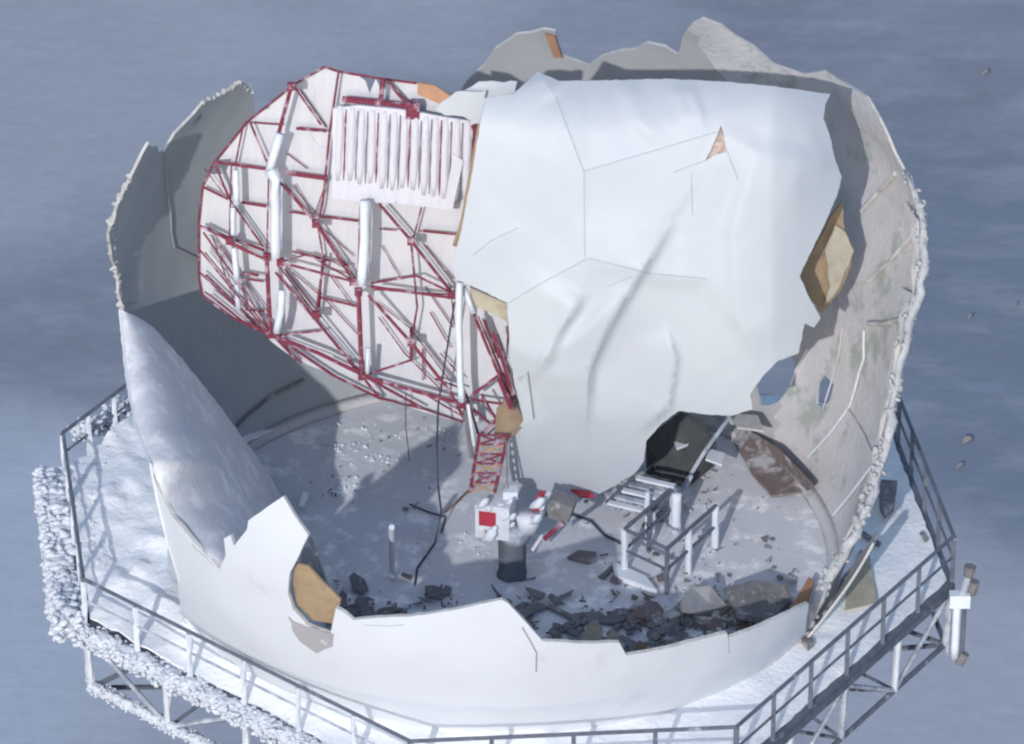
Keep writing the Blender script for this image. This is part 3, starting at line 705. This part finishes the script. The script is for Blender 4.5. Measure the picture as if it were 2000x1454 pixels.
def shell_Y(px, py):
    # broad domed form, in metres in front of the antenna skin
    u = (px-1130)/450; v = (py-500)/420
    o = 2.1-.62*abs(u)**2.4*(1 if u > 0 else .7)-.8*v*v*(1.2 if v > 0 else 1.0)
    o += .85*max(0, min(1, (px-1150)/360))**1.3
    if px > 1440: o -= .42*((px-1440)/200)**2.2
    if py < 260: o -= .5*((260-py)/100)**2
    o += fold(px, py, [(1085, 190), (1140, 335), (1148, 500), (992, 592)], .16, 80, 80)
    o += fold(px, py, [(1140, 335), (1400, 258)], .04, 35, 50)
    o += fold(px, py, [(1150, 505), (1380, 545)], .03, 60, 60)
    o += fold(px, py, [(1140, 570), (1090, 650), (1035, 750)], 0.27, 9, 70)
    o += fold(px, py, [(1312, 435), (1245, 540), (1185, 640), (1150, 720), (1148, 815)], 0.27, 7, 75)
    o += fold(px, py, [(1300, 640), (1318, 700), (1305, 790), (1248, 842)], 0.17, 6, 34)
    o += fold(px, py, [(1225, 560), (1150, 640), (1075, 700), (1055, 790)], 0.180, 40, 12)
    o += fold(px, py, [(1480, 300), (1430, 450), (1440, 620), (1490, 700)], .13, 70, 12)
    o += fold(px, py, [(1400, 258), (1480, 300), (1620, 330)], .10, 18, 60)
    o += fold(px, py, [(1150, 505), (1270, 535), (1380, 545), (1430, 620)], .08, 40, 14)
    o += fold(px, py, [(1000, 850), (1100, 800), (1230, 830)], .06, 50, 25)
    o += fold(px, py, [(1215, 160), (1240, 230), (1300, 290)], .07, 40, 10)
    o += fold(px, py, [(1320, 165), (1345, 240)], 0.075, 8, 10) + fold(px, py, [(1345, 165), (1372, 245)], 0.075, 8, 10)
    o += fold(px, py, [(1640, 300), (1560, 340), (1520, 420)], 0.090, 60, 60)
    o += fold(px, py, [(1050, 142), (1085, 190)], 0.120, 30, 30)
    o += fold(px, py, [(920, 500), (1010, 445)], 0.022, 20, 20)
    o += .035*noise.noise(V((px*.006, py*.006, 3.3)))+.01*noise.noise(V((px*.03, py*.03, 1)))
    if py > 760: o -= .35*((py-760)/180)**2
    return o
def shell_map(px, py):
    return A(px, py, shell_Y(px, py))
fallen = tag(empty('fallen_shell', A(1020, 900, .8)), 'huge crumpled smooth white radome section draped over the antenna', 'radome section')
fo = [(950, 192), (985, 186), (1003, 184), (1050, 140), (1090, 158), (1150, 158), (1300, 154), (1420, 160), (1520, 170), (1590, 180), (1622, 184), (1612, 205), (1608, 232), (1622, 270), (1632, 315), (1644, 345), (1634, 385), (1610, 440), (1580, 500), (1562, 540), (1580, 580), (1603, 622), (1590, 640), (1572, 632), (1560, 690), (1520, 705), (1490, 735), (1465, 770), (1470, 800), (1430, 812), (1380, 810), (1325, 803), (1290, 830), (1262, 862), (1258, 900), (1240, 925), (1200, 950), (1165, 968), (1120, 962), (1060, 958), (1000, 940), (994, 900), (996, 855), (1022, 822), (1012, 780), (1004, 745), (996, 690), (992, 620), (990, 592), (935, 565), (890, 545), (884, 520), (905, 430), (925, 320), (938, 240)]
hole = [(1408, 246), (1414, 270), (1420, 296), (1398, 302), (1378, 314), (1392, 285)]
def fcell(px, py):
    if inside((px, py), [(1050, 100), (1050, 142), (1085, 190), (1140, 335), (1148, 500), (990, 592), (940, 640), (800, 600), (800, 100)]): return 0
    if inside((px, py), [(1050, 100), (1050, 142), (1085, 190), (1140, 335), (1400, 258), (1414, 270), (1606, 215), (1700, 190), (1700, 100)]): return 1
    return 2
sheet('shell_panel', fo, 8.5, shell_map, .035, [M_fallen, M_inner, M_foam], fallen, holes=[hole], thdir=view, jag=.8, cell=fcell,
      lines=[[(1050, 142), (1085, 190), (1140, 335), (1148, 500), (990, 592)], [(1140, 335), (1400, 258)], [(1414, 270), (1606, 215)],
      [(1150, 505), (1380, 545)], [(1140, 570), (1090, 650), (1035, 750)], [(1312, 435), (1245, 540), (1185, 640), (1150, 720), (1148, 815)], [(1300, 640), (1318, 700), (1305, 790), (1248, 842)], [(1640, 300), (1560, 340), (1520, 420)]])
M_seam = material('seam_tape', (.38, .41, .46), (.43, .46, .51), 5, .8)
M_tan_in = material('torn_core', (.34, .24, .20), (.50, .42, .40), 9, .9, .01, 20)
for pts in ([(1085, 190), (1140, 335)], [(1140, 335), (1142, 500)], [(1140, 335), (1270, 297), (1400, 258)], [(1148, 505), (1060, 552), (992, 592)], [(1150, 505), (1270, 535), (1380, 545)], [(1315, 337), (1378, 314)], [(1420, 296), (1442, 352)],
            [(925, 498), (960, 470), (1012, 446)], [(1148, 820), (1150, 730), (1186, 642)], [(1350, 340), (1352, 420)], [(1235, 540), (1185, 560)]):
    P = [A(x, y, shell_Y(x, y)+.006) for x, y in densify(pts, 10, 0, False)]
    MB().tube(P, .0105, 5).build('seam', M_seam, fallen)
sheet('torn_core', [(1404, 240), (1424, 300), (1396, 308), (1370, 320), (1388, 285)], 6, lambda x, y: A(x, y, shell_Y(x, y)-.09+.05*noise.noise(V((x*.2, y*.2, 0)))), .02, [M_tan_in]*3, fallen, thdir=view)
# tan foam edge strips
def strip(pts, r, mat, off, name='foam_edge', par=fallen):
    P = [A(x, y, shell_Y(x, y)-off) for x, y in densify(pts, 22, 0, False)]
    return MB().tube(P, r, 6, .3).build(name, mat, par)
strip([(938, 242), (925, 320), (905, 430), (888, 480)], .055, M_foam, .12)
strip([(950, 192), (938, 242)], .03, M_fallen, .06)
MB().slab([A(918, 562, .9), A(990, 594, .9), A(992, 630, .9), A(960, 612, .9), A(925, 598, .9)], .06, (0, 1, 0)).build('foam_block', M_foam_pale, fallen)
sheet('folded_core_panel', [(1645, 395), (1625, 420), (1560, 542), (1582, 580), (1606, 612), (1640, 570), (1662, 520), (1668, 490), (1650, 450)], 14, lambda x, y: A(x, y, .55-.004*(x-1600)), .06, [M_foam]*3, fallen, thdir=view, jag=1.5)
sheet('folded_core_panel', [(1632, 440), (1650, 452), (1668, 490), (1640, 560), (1608, 602), (1622, 560), (1612, 490)], 14, lambda x, y: A(x, y, .66-.004*(x-1600)), .03, [M_foam_pale]*3, fallen, thdir=view, jag=1.5)
sheet('corner_scrap', [(862, 200), (890, 180), (950, 178), (946, 205), (938, 244), (905, 228), (870, 226), (850, 214)], 12, lambda x, y: A(x, y, .7), .04, [M_fallen]*3, fallen, thdir=view, jag=2)
sheet('corner_scrap', [(905, 178), (935, 160), (1010, 160), (1004, 190), (950, 194), (915, 188)], 12, lambda x, y: A(x, y, .5), .04, [M_fallen]*3, fallen, thdir=view, jag=2)
MB().slab([A(815, 162, .7), A(850, 168, .7), A(880, 188, .7), A(862, 205, .7), A(815, 185, .7)], .05, (0, 1, 0)).build('orange_scrap', M_orange, fallen)
sheet('lower_flap', [(1010, 742), (1022, 738), (1030, 728), (1042, 820), (1024, 826)], 12, lambda x, y: A(x, y, shell_Y(x, y)+.12), .03, [M_fallen]*3, fallen, thdir=view)

# orange edge on the back peak
q = [sph(*p, False)+(SC-sph(*p, False)).normalized()*.06 for p in ((1064, 60), (1084, 66), (1098, 108), (1082, 108))]
MB().slab(q, .03, (0, -1, 0)).build('orange_scrap', M_orange, radome)

# ---------------------------------------------------------------- stair hatch cage
cage = tag(empty('stair_cage', onZ(1300, 1120, .03)), 'dark pipe railing around the floor hatch with frosted corner posts', 'railing')
A1 = onZ(1220, 1034, 1.1); B1 = onZ(1303, 1072, 1.1); C1 = onZ(1398, 988, 1.1); D1 = A1+(C1-B1)
dn = V((0, 0, -1))
for z, r in ((0, .045), (.5, .035)):
    for a, b in ((A1, B1), (B1, C1), (A1, D1)): MB().seg(a+dn*z, b+dn*z, r).build('rail', M_steel, cage)
for p, t in ((A1, M_tube), (B1, M_steel), (C1, M_tube), (D1, M_tube), (B1.lerp(C1, .45), M_tube), (A1.lerp(D1, .5), M_steel)):
    MB().seg(p, V((p.x, p.y, .03)), .05 if t is M_steel else .075, 8, .3 if t is M_tube else 0, 5).build('post', t, cage)
sheet('hatch_plate', [(A1.x-.2, A1.y-.25), (B1.x-.2, B1.y-.1), (B1.x-.4, B1.y+.45), (A1.x-.25, A1.y+.3)], .3, lambda x, y: V((x, y, .16)), .12, [M_tube, M_tube, M_tube], cage, thdir=(0, 0, -1))
st = tag(empty('stair_flight', onZ(1240, 980, .6)), 'short frosted stair flight with white treads beside the hatch railing', 'stairs')
for i in range(5):
    c = onZ(1225+i*14, 990-i*12, .75+.1*i)
    MB().box(c, (1, -.45, 0), (.45, 1, 0), (0, 0, 1), .85, .14, .05).build('tread', M_tube if i % 2 == 0 else M_galv, st)
for dx in (-.42, .42):
    a = onZ(1225, 990, .7)+V((dx, -dx*.45, -.05)); b = onZ(1225+56, 942, 1.12)+V((dx, -dx*.45, 0)); MB().bar(a, b, .05, .14).build('stringer', M_steel, st)
for x, y0, y1 in ((1263, 960, 1060), (1276, 985, 1040)):
    a = onZ(x, y1, .03); MB().seg(a, a+V((0, 0, (y1-y0)/81.3)), .05, 8, .3, 5).build('post', M_tube, st)
pp = tag(MB().seg(onZ(1320, 1040, .05), onZ(1320, 1040, .05)+V((0, 0, .95)), .11, 10, .15, 5).build('vent_pipe', M_tube, smooth=True), 'frosted white vent pipe standing inside the hatch railing', 'pipe')

# leaning poles and ladder at the dark opening
tag(MB().tube([onZ(1335, 950, .05), onY(1378, 880, 2.6), onY(1425, 815, 3.4)], .045, 7).build('leaning_pole', M_galv), 'long grey pole leaning on the rear lining beside the fallen shell', 'pole')
tag(MB().tube([onZ(1310, 1010, .05), onZ(1350, 930, .6)], .05, 7, .2).build('leaning_pole', M_galv), 'short bent pole leaning above the hatch stairs', 'pole')
tag(MB().tube([onY(765, 1030, -2.6), onZ(766, 1130, .05)], .06, 8, .35).build('white_post', M_tube), 'short white post standing alone in the shadow left of the pedestal', 'post')
tag(MB().tube([onZ(588, 990, .1), onZ(598, 962, .35)], .08, 8, .35).build('snow_lump', M_tube), 'small white lump at the foot of the shaded left wall', 'snow')
cab_pts = [A(888, 590, .95), A(872, 690, .95), A(856, 790, .9), onY(853, 870, -.2), onY(856, 950, -.9), onZ(862, 1000, .5), onZ(850, 1060, .05), onZ(815, 1110, .05), onZ(810, 1142, .05)]
tag(MB().tube(cab_pts, .022, 5).build('hanging_cable', M_cable), 'black cable hanging from the antenna frame down to the floor', 'cable')
tag(MB().tube([onY(793, 770, 1.2), onY(792, 830, 1.1), onY(800, 900, 1.0)], .012, 5).build('hanging_cable', M_cable), 'thin loose wire under the lower rim of the antenna', 'cable')
tag(MB().tube([onZ(800, 985, .05), onZ(835, 1000, .06), onZ(870, 1010, .05), onZ(862, 1040, .05)], .02, 5).build('floor_cable', M_cable), 'short cable lying on the sunlit floor left of the pedestal', 'cable')
tag(MB().tube([onZ(870, 1000, .05), onZ(935, 940, .1)], .025, 5).build('floor_cable', M_foam), 'thin tan rod lying on the floor behind the red and white cabinet', 'rod')
tag(MB().tube([onZ(1110, 1002, .05), onZ(1155, 1018, .05), onZ(1180, 1045, .05), onZ(1215, 1062, .05)], .028, 5).build('floor_cable', M_cable), 'dark cable running across the floor from cabinet to hatch railing', 'cable')

# ---------------------------------------------------------------- debris on the floor
def deb(name, pts, z, mat, label, cat, th=.05, tilt=None):
    P = [onZ(x, y, z if tilt is None else tilt[i]) for i, (x, y) in enumerate(pts)]
    # keep pieces resting on the floor
    o = MB().slab(P, th, (0, 0, 1)).build(name, mat, org=P[0]); return tag(o, label, cat)
deb('lining_sheet', [(1420, 840), (1450, 838), (1520, 880), (1588, 950), (1575, 962), (1508, 972), (1470, 930)], .05, M_brown, 'brown loose panel lying against the right wall base', 'panel', .06, [.05, .3, .7, .6, .1, .05, .05])
deb('loose_board', [(1108, 1092), (1130, 1078), (1165, 1082), (1165, 1096), (1150, 1102)], .05, M_dark, 'small dark board on the floor between cabinet and hatch', 'board')
deb('loose_board', [(1168, 1130), (1200, 1104), (1210, 1102), (1180, 1132)], .05, M_dark, 'narrow dark slat just left of the hatch plate', 'board')
deb('shade_sheet', [(1262, 858), (1262, 925), (1300, 945), (1345, 950), (1395, 910), (1400, 870), (1372, 822), (1330, 808)], .04, M_black, 'black sheet added to deepen the shade under the lower right edge of the fallen shell', 'sheet', .05, [.9, .05, .05, .05, .3, .8, 1.3, 1.6])  # added black sheet that deepens the shade in the gap
deb('white_scrap', [(1310, 850), (1340, 845), (1352, 868), (1322, 880)], .9, M_tube, 'white scrap lying on the added shade sheet under the shell', 'scrap')
deb('white_scrap', [(1385, 880), (1418, 890), (1410, 912), (1378, 900)], .7, M_tube, 'white scrap beside the leaning pole', 'scrap')
deb('white_scrap', [(1425, 812), (1480, 815), (1492, 845), (1440, 838)], 1.0, M_rimwhite, 'frosted scrap on top of the brown loose panel', 'scrap')
deb('round_tray', [(1262+(34+6*math.sin(t*3))*math.cos(t), 1197+(22+4*math.cos(t*2))*math.sin(t)) for t in [0, .8, 1.6, 2.4, 3.2, 4, 4.8, 5.6]], .06, M_brown, 'round dark brown tray among the front debris', 'tray', .08)
deb('brown_wedge', [(1545, 1190), (1580, 1130), (1590, 1140), (1572, 1195)], .3, M_orange, 'rust brown wedge wedged at the right end of the front wall', 'scrap')
deb('crumpled_sheet', [(1315, 1195), (1350, 1155), (1385, 1150), (1420, 1190), (1390, 1205), (1345, 1198)], .3, M_greyboard, 'crumpled grey green sheet beside the round tray', 'sheet', .08, [.05, .5, .6, .1, .05, .3])
deb('dark_tarp', [(1415, 1160), (1470, 1145), (1540, 1155), (1545, 1185), (1500, 1222), (1440, 1210)], .2, M_dark, 'dark tarp heap behind the right end of the front wall', 'tarp', .15, [.3, .6, .3, .1, .3, .4])
deb('long_batten', [(1040, 1175), (1052, 1172), (1145, 1218), (1140, 1224)], .06, M_dark, 'long dark batten pointing at the front wall notch', 'batten')
deb('long_batten', [(1185, 1240), (1215, 1212), (1222, 1215), (1195, 1245)], .06, M_dark, 'short dark batten just right of the tan shards', 'batten')
deb('tan_shard', [(1130, 1258), (1150, 1222), (1165, 1216), (1178, 1232), (1175, 1260)], 1.0, M_foam_pale, 'tan foam shard sticking up behind the front wall notch', 'shard', .06, [.9, 1.3, 1.4, 1.2, .9])
deb('tan_shard', [(1180, 1258), (1195, 1232), (1212, 1246), (1214, 1262)], 1.0, M_foam_pale, 'smaller tan foam shard right of the first shard', 'shard', .06, [.9, 1.2, 1.1, .9])
deb('tan_shard', [(1236, 1278), (1248, 1256), (1262, 1262), (1266, 1278)], .9, M_foam, 'brown foam shard beside the frame corner of the front wall', 'shard', .06, [.8, 1.1, 1.0, .8])
deb('metal_strip', [(1180, 965), (1250, 968), (1245, 976), (1185, 974)], .5, M_galv, 'bent grey strip under the lower edge of the fallen shell', 'strip')
deb('red_scrap', [(1115, 960), (1150, 962), (1162, 972), (1135, 974)], 1.2, M_redbright, 'small red scrap at the bottom edge of the fallen shell', 'scrap')
# shaded band of crushed rubble along the front wall
def rubble(name, n, seed, arc, label, mats):
    R = random.Random(seed); mb = MB()
    for i in range(n):
        t = R.uniform(*arc); r = 6.65-abs(R.gauss(0, .45)); c = V((r*math.sin(t), r*math.cos(t), R.uniform(.03, .3)))
        ax = V((R.uniform(-1, 1), R.uniform(-1, 1), R.uniform(-.5, .5))).normalized(); az = ax.orthogonal().normalized(); ay = az.cross(ax)
        mb.box(c, ax, ay, az, R.uniform(.1, .6), R.uniform(.04, .3), R.uniform(.01, .06))
    o = mb.build(name, mats); tag(o, label, kind='stuff')
def litter(n, seed, x0, x1, y0, y1, smin, smax, mat, label, up=.25):
    R = random.Random(seed); mb = MB(); done = 0
    while done < n:
        x = R.uniform(x0, x1); y = R.triangular(y0, y1, y1); p = onZ(x, y, .03)
        if math.hypot(p.x, p.y) > 6.5 or nz((p.x, p.y, 0), .9, seed) < -.12: continue
        done += 1; q = smin+(smax*1.3-smin)*R.random()**4; k = R.randint(4, 7); a0 = R.random()*6
        tx, ty = R.uniform(-.5, .5), R.uniform(-.5, .5); el = R.choice((1, .6, .35, .15, .1))
        P = []
        for i in range(k):
            a = a0+2*math.pi*i/k; r = q*R.uniform(.6, 1.1); u, v = r*math.cos(a), r*math.sin(a)*el; ca, sa = math.cos(a0), math.sin(a0)
            P.append(p+V((u*ca-v*sa, u*sa+v*ca, max(0, tx*u+ty*v)+R.uniform(0, up)*q+.02)))
        mb.slab(P, R.uniform(.01, .05), (0, 0, 1))
    tag(mb.build('rubble', mat), label, kind='stuff')
litter(260, 5, 1020, 1590, 1150, 1290, .04, .32, M_dark, 'crushed dark rubble on the floor behind the right half of the front wall')
litter(260, 6, 1180, 1590, 1130, 1280, .03, .25, M_brown, 'grey and brown splinters scattered behind the front wall')
litter(240, 8, 640, 1050, 1130, 1240, .03, .28, M_dark, 'dark splinters on the floor behind the left half of the front wall')
litter(160, 9, 1280, 1580, 1130, 1240, .03, .22, M_rimwhite, 'pale broken pieces behind the right end of the front wall')
litter(130, 10, 1120, 1560, 900, 1140, .02, .12, M_dark, 'small dark flecks strewn over the lit floor on the right')
litter(90, 11, 1150, 1450, 830, 1000, .03, .2, M_rimwhite, 'pale scraps strewn round the stair flight')
litter(45, 13, 600, 960, 780, 1000, .02, .09, M_dark, 'small dark flecks strewn over the lit floor on the left')

R = random.Random(12); mb = MB()
for (cx, cy, sx, sy, n) in ((660, 945, 40, 18, 50), (660, 875, 55, 10, 40), (760, 895, 60, 12, 30), (860, 855, 50, 14, 40), (820, 1060, 20, 40, 30), (700, 840, 70, 18, 20), (950, 1060, 60, 40, 30)):
    for i in range(n):
        p = onZ(R.gauss(cx, sx*.6), R.gauss(cy, sy*.6), .04)
        if math.hypot(p.x, p.y) > 6.5: continue
        q = R.uniform(.012, .045); a = R.uniform(0, 3.14); d = V((math.cos(a), math.sin(a), 0))*q
        mb.tube([p-d, p-d*.3+V((0, 0, q*.3)), p+d*.4+V((0, 0, q*.2)), p+d], [q*.25, q*.7, q*.55, q*.15], 6, .9)
tag(mb.build('ice_chunks', M_tube, None, True), 'white ice chunks scattered on the sunlit floor left of the antenna foot', kind='stuff')

# right deck odds and ends
deb('black_bin', [(1715, 952), (1752, 955), (1745, 1000), (1728, 1015), (1718, 998)], .25, M_dark, 'black crumpled sheet in the shade on the right deck', 'sheet', .2)
deb('dark_plank', [(1674, 1042), (1688, 1042), (1722, 1064), (1716, 1070)], .1, M_dark, 'dark plank in the shade right of the radome base', 'plank')
deb('dark_plank', [(1796, 1044), (1802, 1042), (1812, 1058), (1806, 1060)], .12, M_dark, 'small dark plank on the sunlit right deck', 'plank')
deb('pale_board', [(1680, 1075), (1698, 1085), (1705, 1130), (1712, 1180), (1650, 1195), (1655, 1140)], .12, M_foam_pale, 'pale beige board on the deck at the right radome foot', 'board', .03)
deb('dark_lump', [(1565, 1255), (1580, 1245), (1590, 1262), (1578, 1272)], .12, M_dark, 'small dark lump on the front right deck', 'scrap', .1)
# equipment mast outside the right corner
bx = tag(empty('floodlight_mast', onY(1864, 1285, -1.9)), 'white cylinder lamp mast with dark cap outside the right corner of the rail', 'lamp mast')
b0 = V(bx.location)
MB().seg(b0, b0+V((0, 0, 1.25)), .085, 12, .1, 4).build('tube', M_tube, bx, True)
MB().seg(b0+V((.15, .05, -.1)), b0+V((.17, .05, 1.5)), .05, 8).build('back_pipe', M_steel, bx)
MB().seg(b0+V((-.16, -.03, .1)), b0+V((-.14, -.03, 1.2)), .03, 8).build('conduit', M_galv, bx)
MB().abox(b0+V((.05, 0, 1.42)), .42, .24, .3).build('lamp_box', M_tube, bx)
MB().tube([b0+V((.12, 0, 1.55)), b0+V((.2, 0, 2.0))], .075, 10).build('neck', M_galv, bx)
MB().tube([b0+V((.2, 0, 1.98)), b0+V((.24, 0, 2.22))], [.1, .13], 10).build('cap', M_dark, bx)
MB().tube([b0+V((.28, .1, 1.5)), b0+V((.34, .1, 1.8))], [.12, .12], 10).build('lamp_head', M_dark, bx)
MB().tube([b0+V((.1, .0, -.15)), b0+V((.22, 0, .1))], [.1, .1], 10).build('foot_clamp', M_dark, bx)
for z in (.1, 1.2): MB().seg(b0+V((0, 0, z)), V((9.4, -1.5, b0.z+z)), .03).build('bracket_arm', M_steel, bx)
# dark stones on the ground far below
for i, (x, y, s, lab) in enumerate(((1890, 862, .3, 'dark stone on the ground right of the platform, largest of the five'), (1876, 912, .2, 'flat dark stone just below the largest stone'), (1896, 620, .13, 'dark stone on the ground at upper right, nearer the wall'),
                                    (1984, 597, .13, 'small dark stone at the far right edge of the ground'), (1925, 143, .25, 'dark stone on the ground at the top right'))):
    c = onZ(x, y, GZ+.1); R = random.Random(i); pts = []
    mb = MB(); mb.tube([c-V((s, 0, .1)), c-V((s*.3, -.05, -.12)), c+V((s*.4, 0, .2)), c+V((s, .1, 0))], [s*.3, s*.6, s*.5, s*.15], 7, .6)
    tag(mb.build('stone', M_dark, org=c), lab, 'stone', 'dark stones on the ground')
